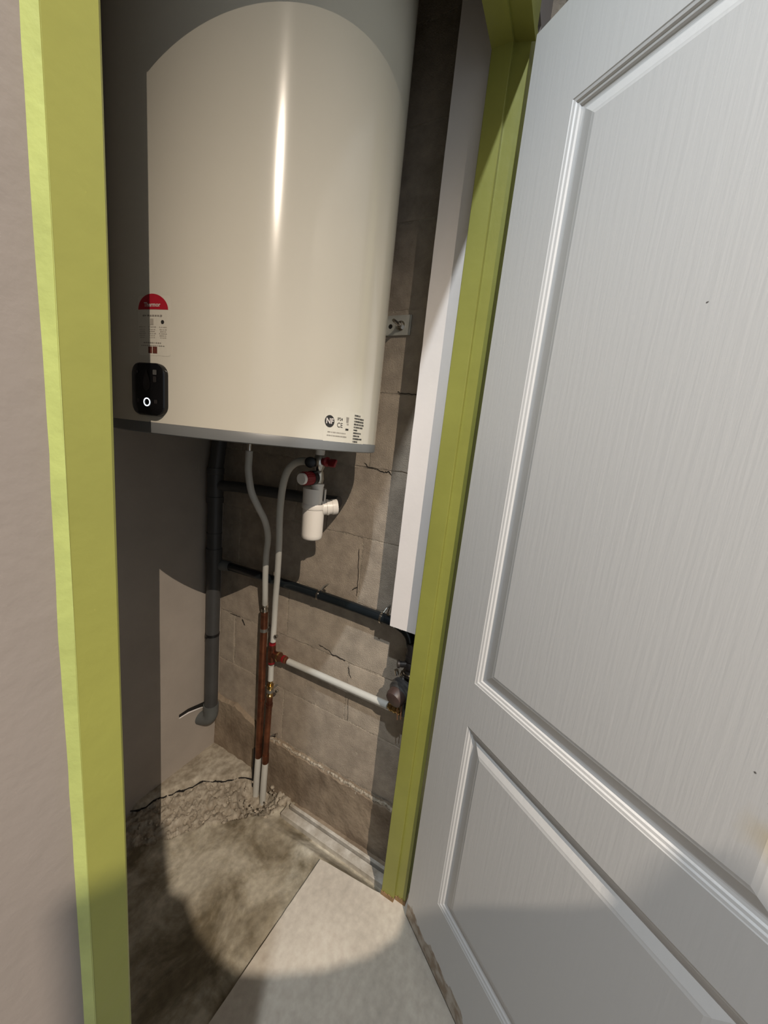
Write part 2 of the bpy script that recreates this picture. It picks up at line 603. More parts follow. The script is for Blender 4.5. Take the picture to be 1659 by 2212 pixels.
# block wall: mortar plane plus every block
wr = boxo('wall_right', XW + 0.0016, XW + 0.2, 0.18, YB + 0.05, -0.2, 3.2, M['mortar'])
tag(wr, 'bare concrete block wall that carries the water heater', 'wall', kind='structure')
COURSE, BLEN = 0.2107, 0.52
rnd = random.Random(11)
k = 0
for c in range(0, 14):
    zb = 0.158 + COURSE * c
    off = 0.013 if c % 2 else -0.247
    off += rnd.uniform(-0.01, 0.01)
    y = off
    while y < YB:
        ya, yb2 = max(y, 0.19), min(y + BLEN, YB)
        if yb2 - ya > 0.03 and zb < 3.1:
            bm = bmesh.new()
            ny, nz = 22, 10
            rows = []
            dx = rnd.uniform(0, 0.0014)
            g0 = 0.0028
            for jz in range(nz + 1):
                row = []
                for iy in range(ny + 1):
                    yy = ya + g0 + (yb2 - ya - 2 * g0) * iy / ny
                    zz = zb + g0 + (COURSE - 2 * g0) * jz / nz
                    s = Vector((yy * 30, zz * 30, k * 3.1))
                    if iy in (0, ny):
                        yy += 0.0035 * noise.noise(s * 2)
                    if jz in (0, nz):
                        zz += 0.0040 * noise.noise(s * 2 + Vector((9, 0, 0)))
                    ed = min(iy, ny - iy, jz, nz - jz)
                    xx = XW - dx + (0.0012 if ed == 0 else 0) + 0.0011 * noise.noise(s * 0.8)
                    row.append(bm.verts.new((xx, yy, zz)))
                rows.append(row)
            for jz in range(nz):
                for iy in range(ny):
                    bm.faces.new((rows[jz][iy], rows[jz + 1][iy], rows[jz + 1][iy + 1], rows[jz][iy + 1]))
            bd = [e for e in bm.edges if e.is_boundary]
            ex = bmesh.ops.extrude_edge_only(bm, edges=bd)
            for v in [q for q in ex['geom'] if isinstance(q, bmesh.types.BMVert)]:
                v.co.x = XW + 0.012
            obj('concrete_block', bm, M['block'] if rnd.random() < 0.6 else M['block2'], wr, True)
            k += 1
        y += BLEN

# cracks and holes in the joints (dark shapes cut in the wall)
def crack(pts, wd, name='crack'):
    fine = []
    for (a, b), (c_, d_) in zip(pts, pts[1:]):
        for i in range(4):
            t = i / 4
            j = 0.004 * noise.noise(Vector((a * 90 + i * 1.7, b * 90, 3))) if i else 0
            fine.append((a + (c_ - a) * t + j * (1 if abs(d_ - b) > abs(c_ - a) else 0.2), b + (d_ - b) * t + j * (0.2 if abs(d_ - b) > abs(c_ - a) else 1)))
    pts = fine + [pts[-1]]
    bm = bmesh.new()
    tube(bm, [(XW - 0.0012, y, z) for y, z in pts], [0.52 * wd * (0.3 if i in (0, len(pts) - 1) else 0.65 + 0.8 * abs(noise.noise(Vector((i * 0.9, wd * 900, 1))))) for i in range(len(pts))], 5)
    return obj(name, bm, M['void'], wr, True)


crack([(0.534, 0.965), (0.532, 0.93), (0.530, 0.90), (0.528, 0.86), (0.527, 0.83), (0.527, 0.812)], 0.0016)
crack([(0.528, 0.842), (0.536, 0.836), (0.546, 0.826)], 0.0030)
crack([(0.655, 0.600), (0.635, 0.597), (0.612, 0.593), (0.60, 0.584), (0.585, 0.586), (0.56, 0.583), (0.545, 0.582)], 0.0026)
crack([(0.532, 0.566), (0.528, 0.553), (0.526, 0.540), (0.517, 0.530)], 0.0024)
crack([(0.521, 0.455), (0.519, 0.42), (0.517, 0.39), (0.515, 0.372)], 0.0014)
crack([(1.083, 0.576), (1.05, 0.579), (1.024, 0.577)], 0.0016)
crack([(1.016, 0.574), (1.008, 0.562), (1.0, 0.553)], 0.0042)
crack([(0.462, 1.427), (0.445, 1.424), (0.41, 1.423), (0.39, 1.421)], 0.0020)
crack([(0.545, 1.225), (0.53, 1.214), (0.50, 1.212), (0.475, 1.205), (0.462, 1.21), (0.452, 1.20)], 0.0024)
crack([(0.66, 1.087), (0.661, 1.03), (0.662, 1.0)], 0.0013)
crack([(0.705, 1.012), (0.700, 1.008)], 0.0026, 'pit')
for (y, z, r) in ((0.60, 0.40, 0.004), (0.545, 0.335, 0.0045), (0.47, 0.27, 0.005), (0.44, 0.30, 0.004), (0.83, 0.42, 0.003), (0.60, 0.45, 0.003)):
    latheo('pit', (XW - 0.0014, y, z), (1, 0, 0), [(0, r * 0.7), (0.002, r)], M['mortar'], wr, 7)

# rough foundation strip below the first course, crumbly along its upper edge
bm = bmesh.new()
ny, nz = 90, 16
rows = []
for jz in range(nz + 1):
    row = []
    for iy in range(ny + 1):
        yy = 0.19 + (YB - 0.19) * iy / ny
        t = jz / nz
        topz = 0.152 + 0.010 * noise.noise(Vector((yy * 16, 0, 3))) + 0.006 * noise.noise(Vector((yy * 60, 0, 5)))
        if yy > 0.86:
            topz += 0.05 * min(1, (yy - 0.86) / 0.15)
        zz = -0.12 + (topz + 0.12) * min(1, t / 0.9)
        s = Vector((yy * 26, zz * 26, 4))
        xx = XW - 0.014 + 0.004 * noise.noise(s) + 0.0022 * noise.noise(s * 3.1)
        if t > 0.78:
            xx += 0.004 * noise.noise(s * 4) - 0.002
        if t > 0.91:
            xx = XW + (t - 0.91) / 0.09 * 0.01 - 0.004
            zz = topz + 0.003 * noise.noise(s * 3)
        row.append(bm.verts.new((xx, yy, zz)))
    rows.append(row)
for jz in range(nz):
    for iy in range(ny):
        bm.faces.new((rows[jz][iy], rows[jz + 1][iy], rows[jz + 1][iy + 1], rows[jz][iy + 1]))
o = obj('foundation_strip', bm, M['found'], wr, True)
o['label'] = 'brown concrete footing at the base of the block wall'
bm = bmesh.new()
rnd = random.Random(5)
for i in range(330):
    yy = 0.30 + 0.55 * rnd.random() ** 1.3
    r = rnd.uniform(0.0022, 0.0062)
    zt = 0.152 + 0.010 * noise.noise(Vector((yy * 16, 0, 3))) + 0.006 * noise.noise(Vector((yy * 60, 0, 5)))
    q = bmesh.ops.create_icosphere(bm, subdivisions=1, radius=r)
    for v in q['verts']:
        v.co = Vector((v.co.x * 0.8, v.co.y * rnd.uniform(0.8, 1.5), v.co.z * rnd.uniform(0.7, 1.2)))
        v.co += Vector((XW - 0.010 + 0.004 * (rnd.random() - 0.5), yy, zt))
    for v in q['verts']:
        pass
    if rnd.random() < 0.35:
        for v in q['verts']:
            v.co.z -= rnd.uniform(0, 0.02)
o = obj('crumbled_ledge', bm, M['crumb'], wr)
o['kind'] = 'stuff'

# hidden left side wall, ceilings
wl = boxo('wall_left', -0.06, 0.05, 0.2775, YB, -0.2, 3.2, M['back'])
tag(wl, 'plain plastered side wall of the cupboard behind the left jamb', 'wall', kind='structure')
ce = boxo('ceiling', -2.2, 2.2, -3.0, YB + 0.1, 3.2, 3.3, M['ceil'])
tag(ce, 'white painted ceiling above room and cupboard', 'ceiling', kind='structure')

# partition with the opening (room face y = 0.216)
wf = boxo('wall_front', -2.2, 0.0803, 0.2046, 0.2775, 0.0, 3.2, M['plaster'])
tag(wf, 'mauve-beige painted partition left of the green door frame', 'wall', kind='structure')
boxo('wall_panel', 0.863, 2.2, 0.2046, 0.2775, 0.0, 3.2, M['plaster'], wf)
boxo('wall_panel', 0.0805, 0.863, 0.2046, 0.2775, 2.10, 3.2, M['plaster'], wf)

ws = boxo('wall_side', 2.2, 2.3, -3.0, 0.2775, 0.0, 3.2, M['plaster'])
tag(ws, 'plain beige side wall of the room behind the open door', 'wall', kind='structure')

# green frame: jambs and head, each with rebate and stop
def profile_prism(name, poly, z0, z1, material, parent=None, n=60, wav=0.0):
    bm = bmesh.new()
    rings = []
    for i in range(n + 1):
        z = z0 + (z1 - z0) * i / n
        rings.append([bm.verts.new((x + wav * noise.noise(Vector((z * 7, j * 5.3, 0))), y + wav * noise.noise(Vector((z * 6, j * 3.1, 8))), z)) for j, (x, y) in enumerate(poly)])
    m_ = len(poly)
    for a, b in zip(rings, rings[1:]):
        for k_ in range(m_):
            bm.faces.new((a[k_], a[(k_ + 1) % m_], b[(k_ + 1) % m_], b[k_]))
    bm.faces.new(rings[0][::-1])
    bm.faces.new(rings[-1])
    return obj(name, bm, material, parent)


jl = profile_prism('trim_1', [(0.0803, 0.2), (0.0995, 0.2), (0.101, 0.2012), (0.101, 0.238), (0.111, 0.238), (0.111, 0.2785), (0.0803, 0.2785)], 0.0, 2.085, M['green'], None, 70, 0.0005)
tag(jl, 'lime green left door jamb nearest the viewer', 'door frame', kind='structure')
# ragged paint line where the green runs onto the wall
bm = bmesh.new()
prev = None
for i in range(141):
    z = 2.085 * i / 140
    xe = 0.0764 + 0.0012 * noise.noise(Vector((z * 9, 0, 0))) - 0.0007 * max(0.0, noise.noise(Vector((z * 30, 4, 0))))
    a, b = bm.verts.new((xe, 0.2047, z)), bm.verts.new((0.0806, 0.1998, z))
    if prev:
        bm.faces.new((prev[0], prev[1], b, a))
    prev = (a, b)
obj('bevelled_edge', bm, M['green_lit'], jl)
boxo('strike_plate', 0.1005, 0.1032, 0.206, 0.226, 1.02, 1.092, M['green_lit'], jl, 0.001)
jr = profile_prism('trim_2', [(0.8185, 0.2070), (0.818, 0.2076), (0.818, 0.2375), (0.809, 0.2385), (0.808, 0.2395), (0.808, 0.2775), (0.809, 0.2785), (0.862, 0.2785), (0.862, 0.2070)], 0.012, 2.085, M['green'], None, 70, 0.0003)
tag(jr, 'lime green right door jamb beside the open white door', 'door frame', kind='structure')
bm = bmesh.new()
for (xa, xb, ya, yb2) in ((0.806, 0.835, 0.239, 0.2795), (0.816, 0.84, 0.2060, 0.2375)):
    n_ = 12
    f0 = [bm.verts.new((xa, ya + (yb2 - ya) * i / n_, 0.011 + 0.012 * abs(noise.noise(Vector((i * 0.6, xa * 50, 0)))))) for i in range(n_ + 1)]
    f1 = [bm.verts.new((xa, ya + (yb2 - ya) * i / n_, 0.0)) for i in range(n_ + 1)]
    f2 = [bm.verts.new((xb, v.co.y, v.co.z)) for v in f0]
    f3 = [bm.verts.new((xb, v.co.y, v.co.z)) for v in f1]
    for i in range(n_):
        bm.faces.new((f0[i], f1[i], f1[i + 1], f0[i + 1]))
        bm.faces.new((f0[i], f0[i + 1], f2[i + 1], f2[i]))
    bm.faces.new((f0[0], f2[0], f3[0], f1[0]))
    bm.faces.new((f0[n_], f1[n_], f3[n_], f2[n_]))
o = obj('jamb_foot', bm, M['chip_wood'], jr)
o['label'] = 'bare chipped wood at the foot of the jamb'
hd = bmesh.new()
rings = []
for x in (0.101, 0.818):
    rings.append([hd.verts.new((x, y, z)) for y, z in ((0.2, 2.036), (0.238, 2.046), (0.2385, 2.04), (0.2785, 2.04), (0.2785, 2.10), (0.2, 2.10))])
for k_ in range(6):
    hd.faces.new((rings[0][k_], rings[0][(k_ + 1) % 6], rings[1][(k_ + 1) % 6], rings[1][k_]))
hd.faces.new(rings[0][::-1])
hd.faces.new(rings[1])
o = obj('trim_3', hd, M['green'])
tag(o, 'lime green head of the door frame above the opening', 'door frame', kind='structure')

# plasterboard lining between the jamb and the block wall, ragged lower edge
PX, PY0, PY1, PZ0 = 0.848, 0.279, 0.367, 0.803
bm = bmesh.new()
nn = 60
a = []
for i in range(nn + 1):
    z = PZ0 + (3.19 - PZ0) * i / nn
    ye = PY1 + 0.0014 * noise.noise(Vector((z * 18, 0, 2)))
    a.append([bm.verts.new(p) for p in ((PX, PY0, z), (PX, ye, z), (PX + 0.013, ye, z), (PX + 0.013, PY0, z))])
for i, p in enumerate(a[0]):
    pass
for r0, r1 in zip(a, a[1:]):
    for k_ in range(4):
        bm.faces.new((r0[k_], r0[(k_ + 1) % 4], r1[(k_ + 1) % 4], r1[k_]))
bm.faces.new(a[0][::-1])
bm.faces.new(a[-1])
pb = obj('trim_4', bm, M['board'])
tag(pb, 'white plasterboard strip hanging between the green jamb and block wall', 'wall lining', kind='structure')
bm = bmesh.new()
for i in range(40):
    yy = PY0 + (PY1 - PY0) * (i + 0.5) / 40
    r = 0.0022 + 0.0016 * abs(noise.noise(Vector((i * 0.9, 0, 0))))
    q = bmesh.ops.create_icosphere(bm, subdivisions=1, radius=r)
    for v in q['verts']:
        v.co = Vector((v.co.x * 2.2 + PX + 0.0065, v.co.y + yy, v.co.z + PZ0 - 0.0008))
obj('torn_edge', bm, M['board_edge'], pb)
boxo('board_offcut', 0.872, 0.885, 0.279, 0.296, ZF + 0.004, 0.155, M['board'], pb, 0.002)

# ------------------------------------------------------------------ door (opened 56 degrees away from closed)
DA = math.radians(56.0)
door = bpy.data.objects.new('door_1', None)
COL.objects.link(door)
door.location = (0.7945, 0.1935, 0.012)
door.rotation_euler = (0, 0, DA + PI)      # local +X runs from the hinge to the free edge
tag(door, 'white two-panel interior door standing open on the right', 'door', kind='structure')
bpy.context.view_layer.update()
DW, DH, DT = 0.700, 2.012, 0.04


def dobj(name, bm, material, parent=door, smooth=False):
    me = bpy.data.meshes.new(name)
    bmesh.ops.recalc_face_normals(bm, faces=bm.faces)
    bm.to_mesh(me)
    bm.free()
    if smooth:
        for p in me.polygons:
            p.use_smooth = True
        try:
            me.set_sharp_from_angle(angle=math.radians(50))
        except Exception:
            pass
    me.materials.append(material)
    o = bpy.data.objects.new(name, me)
    COL.objects.link(o)
    o.parent = parent
    return o


# local frame: the face seen lies at y = 0 and looks along SY
SY = -1.0
P1 = (0.105, 0.585, 0.792, 1.848)
P2 = (0.105, 0.585, 0.190, 0.688)
bm = bmesh.new()
# leaf face with two openings: built from strips
xs = [0.0, P1[0], P1[1], DW]
zs = [0.0, P2[2], P2[3], P1[2], P1[3], DH]
for side in (0, 1):
    yy = 0.0 if side == 0 else -SY * DT
    for i in range(3):
        for j in range(5):
            if i == 1 and j in (1, 3) and side == 0:
                continue
            bm.faces.new([bm.verts.new((x, yy, z)) for x, z in ((xs[i], zs[j]), (xs[i + 1], zs[j]), (xs[i + 1], zs[j + 1]), (xs[i], zs[j + 1]))])
for q in (((xs[0], 0), (xs[0], DH)), ((xs[3], 0), (xs[3], DH)), ((xs[0], 0), (xs[3], 0)), ((xs[0], DH), (xs[3], DH))):
    (xa, za), (xb, zb) = q
    bm.faces.new([bm.verts.new(p) for p in ((xa, 0, za), (xb, 0, zb), (xb, -SY * DT, zb), (xa, -SY * DT, za))])
bmesh.ops.remove_doubles(bm, verts=bm.verts, dist=1e-5)
leaf = dobj('leaf', bm, M['door'])
PROF = [(0.0, 0.0), (0.0015, -0.0010), (0.0055, -0.0018), (0.0075, -0.0040), (0.0115, -0.0050), (0.0135, -0.0076), (0.0175, -0.0088), (0.0200, -0.0090), (0.0220, -0.0086), (0.0400, -0.0016), (0.0425, -0.0012)]
for P in (P1, P2):
    xa, xb, za, zb = P
    bm = bmesh.new()
    rings = []
    for o_, h in PROF:
        rings.append([bm.verts.new((x, SY * h, z)) for x, z in ((xa + o_, za + o_), (xb - o_, za + o_), (xb - o_, zb - o_), (xa + o_, zb - o_))])
    for r0, r1 in zip(rings, rings[1:]):
        for k_ in range(4):
            bm.faces.new((r0[k_], r0[(k_ + 1) % 4], r1[(k_ + 1) % 4], r1[k_]))
    dobj('panel_moulding', bm, M['door'])
    o_ = 0.0425
    bm = bmesh.new()
    i0, i1 = 0.0, 0.006
    r0 = [bm.verts.new((x, SY * -0.0012, z)) for x, z in ((xa + o_, za + o_), (xb - o_, za + o_), (xb - o_, zb - o_), (xa + o_, zb - o_))]
    o_ += 0.004
    r1 = [bm.verts.new((x, SY * -0.0003, z)) for x, z in ((xa + o_, za + o_), (xb - o_, za + o_), (xb - o_, zb - o_), (xa + o_, zb - o_))]
    for k_ in range(4):
        bm.faces.new((r0[k_], r0[(k_ + 1) % 4], r1[(k_ + 1) % 4], r1[k_]))
    bm.faces.new(r1)
    dobj('door_panel', bm, M['door'])
for z in (0.22, 1.0, 1.76):
    bm = lathe(bmesh.new(), (-0.002, -SY * 0.016, z), (0, 0, 1), [(0, 0.0), (0.0, 0.0045), (0.08, 0.0045), (0.08, 0.0)], 12)
    dobj('hinge', bm, M['steel'], door, True)

# ------------------------------------------------------------------ water heater
ZB = 1.262
wh = thing('water_heater', 'tall white cylindrical electric water heater hung on the block wall', 'water heater', (HC.x, HC.y, ZB))
latheo('shell', (HC.x, HC.y, ZB + 0.0185), (0, 0, 1), [(0, HR - 0.02), (0, HR), (0.3, HR), (0.7, HR), (1.16, HR), (1.19, HR - 0.006), (1.215, HR - 0.03), (1.235, HR - 0.1), (1.24, 0)], M['shell'], wh, 160)
latheo('bottom_rim', (HC.x, HC.y, ZB), (0, 0, 1), [(0.004, HR - 0.03), (0.0, HR - 0.006), (0.0, HR - 0.0015), (0.0015, HR + 0.0006), (0.017, HR + 0.0006), (0.0188, HR - 0.0004), (0.0188, HR - 0.01)], M['rim'], wh, 160)
latheo('bottom_cap', (HC.x, HC.y, ZB + 0.003), (0, 0, 1), [(0.006, 0), (0.004, HR * 0.5), (0.0, HR - 0.02), (0.01, HR - 0.012), (0.012, 0)], M['cap'], wh, 96)


def wrap(me_or_bm, ang0, z0, lift):
    """flat shape in (u, v) metres -> on the heater surface; u counted clockwise as seen from outside"""
    for v in me_or_bm.verts:
        u, w_, d = v.co.x, v.co.y, v.co.z
        a_ = ang0 + u / HR
        r_ = HR + lift + d
        v.co = Vector((HC.x + r_ * math.cos(a_), HC.y + r_ * math.sin(a_), z0 + w_))


def flat_poly(bm, pts, d=0.0, th=0.0):
    """thin raised shape: front face at height d, sides down to 0; subdivided in strips along u"""
    top = [bm.verts.new((x, y, d)) for x, y in pts]
    bm.faces.new(top)
    return bm


def rrect(w_, h_, r, n=8, cx=0, cy=0):
    out = []
    for (sx, sy, a0) in ((1, 1, 0), (-1, 1, PI / 2), (-1, -1, PI), (1, -1, 3 * PI / 2)):
        for i in range(n + 1):
            a_ = a0 + PI / 2 * i / n
            out.append((cx + sx * (w_ / 2 - r) + r * math.cos(a_), cy + sy * (h_ / 2 - r) + r * math.sin(a_)))
    return out


def sticker(name, shapes, ang_deg, z0, lift, material, parent):
    bm = bmesh.new()
    for pts in shapes:
        flat_poly(bm, pts)
    bmesh.ops.triangulate(bm, faces=bm.faces)
    # cut long spans so that the print follows the curved shell
    for _ in range(3):
        es = [e for e in bm.edges if abs(e.verts[0].co.x - e.verts[1].co.x) > 0.012]
        if es:
            bmesh.ops.subdivide_edges(bm, edges=es, cuts=1)
            bmesh.ops.triangulate(bm, faces=bm.faces)
    wrap(bm, math.radians(ang_deg), z0, lift)
    return obj(name, bm, material, parent)


def rect(cx, cy, w_, h_):
    return [(cx - w_ / 2, cy - h_ / 2), (cx + w_ / 2, cy - h_ / 2), (cx + w_ / 2, cy + h_ / 2), (cx - w_ / 2, cy + h_ / 2)]


def text_on(name, txt, size, cx, cy, ang_deg, z0, lift, material, parent, bold=0.0, sx=1.0):
    cu = bpy.data.curves.new(name, 'FONT')
    cu.body = txt
    cu.size = size
    cu.align_x = 'CENTER'
    cu.align_y = 'CENTER'
    cu.offset = bold
    cu.resolution_u = 3
    tmp = bpy.data.objects.new('tmp_text', cu)
    COL.objects.link(tmp)
    dg = bpy.context.evaluated_depsgraph_get()
    me = bpy.data.meshes.new_from_object(tmp.evaluated_get(dg))
    bpy.data.objects.remove(tmp, do_unlink=True)
    for v in me.vertices:
        u, w_ = cx + v.co.x * sx, cy + v.co.y
        a_ = math.radians(ang_deg) + u / HR
        v.co = Vector((HC.x + (HR + lift) * math.cos(a_), HC.y + (HR + lift) * math.sin(a_), z0 + w_))
    me.materials.clear()
    return link(name, me, material, parent)


# control panel: rounded black pad, slightly domed
CA, CZ = 189.4, 1.3315
bm = bmesh.new()
prev = None
for (s_, d_) in ((1.0, 0.0), (1.0, 0.006), (0.975, 0.0085), (0.92, 0.0098), (0.6, 0.0106), (0.25, 0.0108)):
    W_, H_ = 0.0665, 0.0815
    ring = [bm.verts.new((x * (s_ if s_ < .95 else 1 - (1 - s_)), y * s_, d_)) for x, y in rrect(W_, H_, 0.017)]
    if prev:
        for i in range(len(ring)):
            j = (i + 1) % len(ring)
            bm.faces.new((prev[i], prev[j], ring[j], ring[i]))
    prev = ring
bm.faces.new(prev)
wrap(bm, math.radians(CA), CZ, 0.0)
cp = obj('control_panel', bm, M['black_gloss'], wh, True)
LIFT = 0.0113


def ring_shape(rx, ry, wd, n=28):
    qs = []
    for i in range(n):
        a0, a1 = 2 * PI * i / n, 2 * PI * (i + 1) / n
        qs.append([(rx * math.cos(a0), ry * math.sin(a0)), (rx * math.cos(a1), ry * math.sin(a1)),
                   ((rx - wd) * math.cos(a1), (ry - wd) * math.sin(a1)), ((rx - wd) * math.cos(a0), (ry - wd) * math.sin(a0))])
    return qs


o = sticker('power_ring', ring_shape(0.0066, 0.0066, 0.0016), 190.1, 1.3115, LIFT, M['led'], cp)
o['label'] = 'lit white power ring'
drop = []
for i in range(24):
    a_ = 2 * PI * i / 24
    drop.append((0.0095 * math.sin(a_) * math.sin(a_ / 2) ** 1.2, 0.016 * math.cos(a_) + 0.002))
sticker('water_drop_symbol', [drop], 190.0, 1.343, LIFT, M['icon'], cp)
sticker('status_icon', [rrect(0.007, 0.0075, 0.001, 2)], 193.3, 1.3575, LIFT, M['icon2'], cp)
sticker('status_icon', [rrect(0.006, 0.009, 0.001, 2)], 193.3, 1.347, LIFT, M['icon'], cp)
sticker('status_icon', [rrect(0.0035, 0.004, 0.0008, 2)], 186.2, 1.357, LIFT, M['icon'], cp)
sticker('status_icon', [rrect(0.006, 0.006, 0.001, 2)], 186.4, 1.313, LIFT, M['icon'], cp)
sticker('status_icon', [rrect(0.006, 0.006, 0.001, 2)], 193.6, 1.313, LIFT, M['icon'], cp)

# instruction sticker with red arch
lab = sticker('instruction_sticker', [rrect(0.066, 0.088, 0.006, 4)], 190.6, 1.4285, 0.0002, M['white_enamel'], wh)
arch = [(0.030 * math.cos(a_), 0.0225 * math.sin(a_)) for a_ in (PI * i / 20 for i in range(21))]
sticker('red_arch', [arch], 190.2, 1.4525, 0.0005, M['red_print'], lab)
text_on('brand_lettering', 'Thermor', 0.0088, 0.0, 0.0065, 190.2, 1.4525, 0.0009, M['white_print'], lab, 0.0002)
bars = []
rnd = random.Random(2)


def words(cx, cy, w_, h_, n):
    """a line of print too small to read"""
    out, x = [], cx - w_ / 2
    step = w_ / n
    for i in range(n):
        ww = step * rnd.uniform(0.55, 0.92)
        out.append(rect(x + ww / 2, cy, ww, h_ * rnd.uniform(0.75, 1.0)))
        x += step
    return out


sticker('print_line', words(0.0, 0.0, 0.040, 0.0026, 8), 190.2, 1.4435, 0.0005, M['grey_print'], lab)
sh = []
for cx in (-0.021, 0.0, 0.021):
    for i, dz in enumerate((0, 0.0036, 0.0066, 0.0096, 0.0126, 0.0156)):
        sh += words(cx, -dz, 0.0155 - 0.002 * (i % 3), 0.0014, 4)
sticker('print_column', sh, 190.2, 1.427, 0.0005, M['soft_print'], lab)
sticker('print_icon', [rect(0, 0, 0.007, 0.009)], 190.0, 1.4345, 0.0005, M['soft_print'], lab)
hexa = [(0.0032 * math.cos(a_), 0.0032 * math.sin(a_)) for a_ in (PI / 3 * i for i in range(6))]
sticker('print_icon', [hexa], 194.3, 1.4345, 0.0005, M['black_print'], lab)
sticker('print_line', words(0, 0, 0.037, 0.0019, 9) + words(0.0, -0.0043, 0.048, 0.0013, 12), 190.2, 1.4035, 0.0005, M['grey_print'], lab)
sticker('pictogram', [rect(0, 0, 0.0078, 0.0098)], 189.2, 1.3928, 0.0005, M['brown_print'], lab)
sticker('pictogram', [rect(0, 0, 0.0088, 0.0100)], 191.2, 1.3928, 0.0005, M['brown_print'], lab)

# rating sticker low on the right of the shell
RL = sticker('rating_sticker', [rrect(0.118, 0.062, 0.004, 3)], 262.0, 1.3085, 0.0002, M['white_enamel'], wh)
disc = [(0.0108 * math.cos(a_), 0.0108 * math.sin(a_)) for a_ in (2 * PI * i / 32 for i in range(32))]
sticker('quality_mark', [disc], 252.3, 1.3155, 0.0005, M['black_print'], RL)
text_on('quality_mark_lettering', 'NF', 0.0135, 0, 0, 252.3, 1.3155, 0.0009, M['white_print'], RL, 0.0004)
text_on('protection_class', 'IP24', 0.0078, 0, 0, 257.3, 1.3215, 0.0005, M['black_print'], RL, 0.0001)
text_on('conformity_mark', 'CE', 0.0125, 0, 0, 257.4, 1.3105, 0.0005, M['black_print'], RL, 0.0)
bn = [[(-0.004, 0.008), (0.004, 0.008), (0.003, -0.002), (-0.003, -0.002)], rect(0, -0.005, 0.002, 0.003), rect(0.003, -0.005, 0.002, 0.003)]
sticker('waste_bin_symbol', bn, 261.4, 1.3195, 0.0005, M['grey_print'], RL)
sticker('waste_bin_bar', [rect(0, 0, 0.0085, 0.0036)], 261.5, 1.3045, 0.0005, M['black_print'], RL)
sticker('print_line', words(0, 0, 0.046, 0.0022, 11) + words(0.001, -0.0062, 0.050, 0.0022, 14), 256.4, 1.2965, 0.0005, M['grey_print'], RL)
sh = []
for i, ww in enumerate((0.020, 0.035, 0.035, 0.037, 0.033, 0.013, 0.028, 0.022, 0.033, 0.017)):
    sh += words(-0.019 + ww / 2, -i * 0.0056, ww, 0.0034, max(4, int(ww / 0.0024)))
sticker('rating_print', sh, 269.6, 1.3335, 0.0005, M['black_print'], RL)

# wall bracket, seen between shell and lining
br = boxo('mounting_plate', XW - 0.0065, XW - 0.002, 0.4415, 0.545, 1.571, 1.6215, M['zinc'], wh, 0.0012)
boxo('bracket_arm', XW - 0.05, XW - 0.006, 0.515, 0.545, 1.575, 1.617, M['zinc'], wh, 0.001)
latheo('plate_hole', (XW - 0.0062, 0.5005, 1.594), (-1, 0, 0), [(0, 0.006), (0.0004, 0.006)], M['void'], br, 14)
latheo('washer', (XW - 0.0065, 0.470, 1.5945), (-1, 0, 0), [(0, 0.0125), (0.0018, 0.0125), (0.0018, 0.005)], M['chrome'], br, 20)
latheo('nut', (XW - 0.008, 0.470, 1.5945), (-1, 0, 0), [(0, 0.0095), (0.008, 0.0095), (0.0088, 0.0075)], M['chrome'], br, 6)
pr = [(0, 0.0042)]
for i in range(12):
    pr += [(0.016 + i * 0.0018, 0.0042), (0.0169 + i * 0.0018, 0.0036)]
latheo('threaded_bolt', (XW - 0.012, 0.470, 1.5945), (-1, 0, 0), pr + [(0.039, 0.0036)], M['chrome'], br, 12)
# hot outlet spigot under the shell
latheo('hot_outlet', (0.735, 0.796, ZB + 0.006), (0, 0, -1), [(0, 0.011), (0.010, 0.011), (0.010, 0.0125), (0.020, 0.0125), (0.021, 0.008), (0.028, 0.0065), (0.040, 0.0065)], M['chrome'], wh, 16)

# ------------------------------------------------------------------ safety group and funnel
GX, GY = 0.735, 0.556
sg = thing('safety_valve', 'nickel safety valve with red knob below the heater', 'valve', (GX, GY, 1.16))
latheo('insulating_sleeve', (GX, GY, ZB + 0.004), (0, 0, -1), [(0, 0.017), (0.006, 0.017), (0.006, 0.0115), (0.02, 0.0115), (0.024, 0.0105)], M['white_pvc'], sg, 20)
latheo('valve_body', (GX, GY, 1.242), (0, 0, -1), [(0, 0.0105), (0.006, 0.013), (0.016, 0.0145), (0.030, 0.013), (0.038, 0.0095), (0.044, 0.012), (0.058, 0.014), (0.070, 0.0115), (0.078, 0.0085), (0.094, 0.0085)], M['chrome'], sg, 20)
latheo('inlet_union', (GX, GY, 1.2215), (0, 1, 0), [(0.006, 0.0115), (0.024, 0.0115), (0.024, 0.0098), (0.034, 0.0095)], M['chrome'], sg, 8)
latheo('black_cap', (GX + 0.004, GY + 0.029, 1.2225), (-0.82, -0.57, 0), [(0.008, 0.010), (0.014, 0.0128), (0.030, 0.0135), (0.034, 0.0125), (0.0355, 0.009), (0.0355, 0)], M['black_plastic'], sg, 28)
kn = latheo('valve_knob', (GX, GY, 1.187), (-1, 0.0, -0.03), [(0.026, 0.0155), (0.030, 0.0168), (0.031, 0.0158), (0.056, 0.0150), (0.058, 0.0142)], M['red_plastic'], sg, 30)
latheo('knob_collar', (GX, GY, 1.187), (-1, 0, -0.03), [(0.010, 0.011), (0.016, 0.0172), (0.0305, 0.0175)], M['black_plastic'], kn, 28)
latheo('knob_face', (GX, GY, 1.187), (-1, 0, -0.03), [(0.055, 0.0138), (0.064, 0.0138), (0.0655, 0.0125), (0.0655, 0)], M['white_pvc'], kn, 28)
bm = bmesh.new()
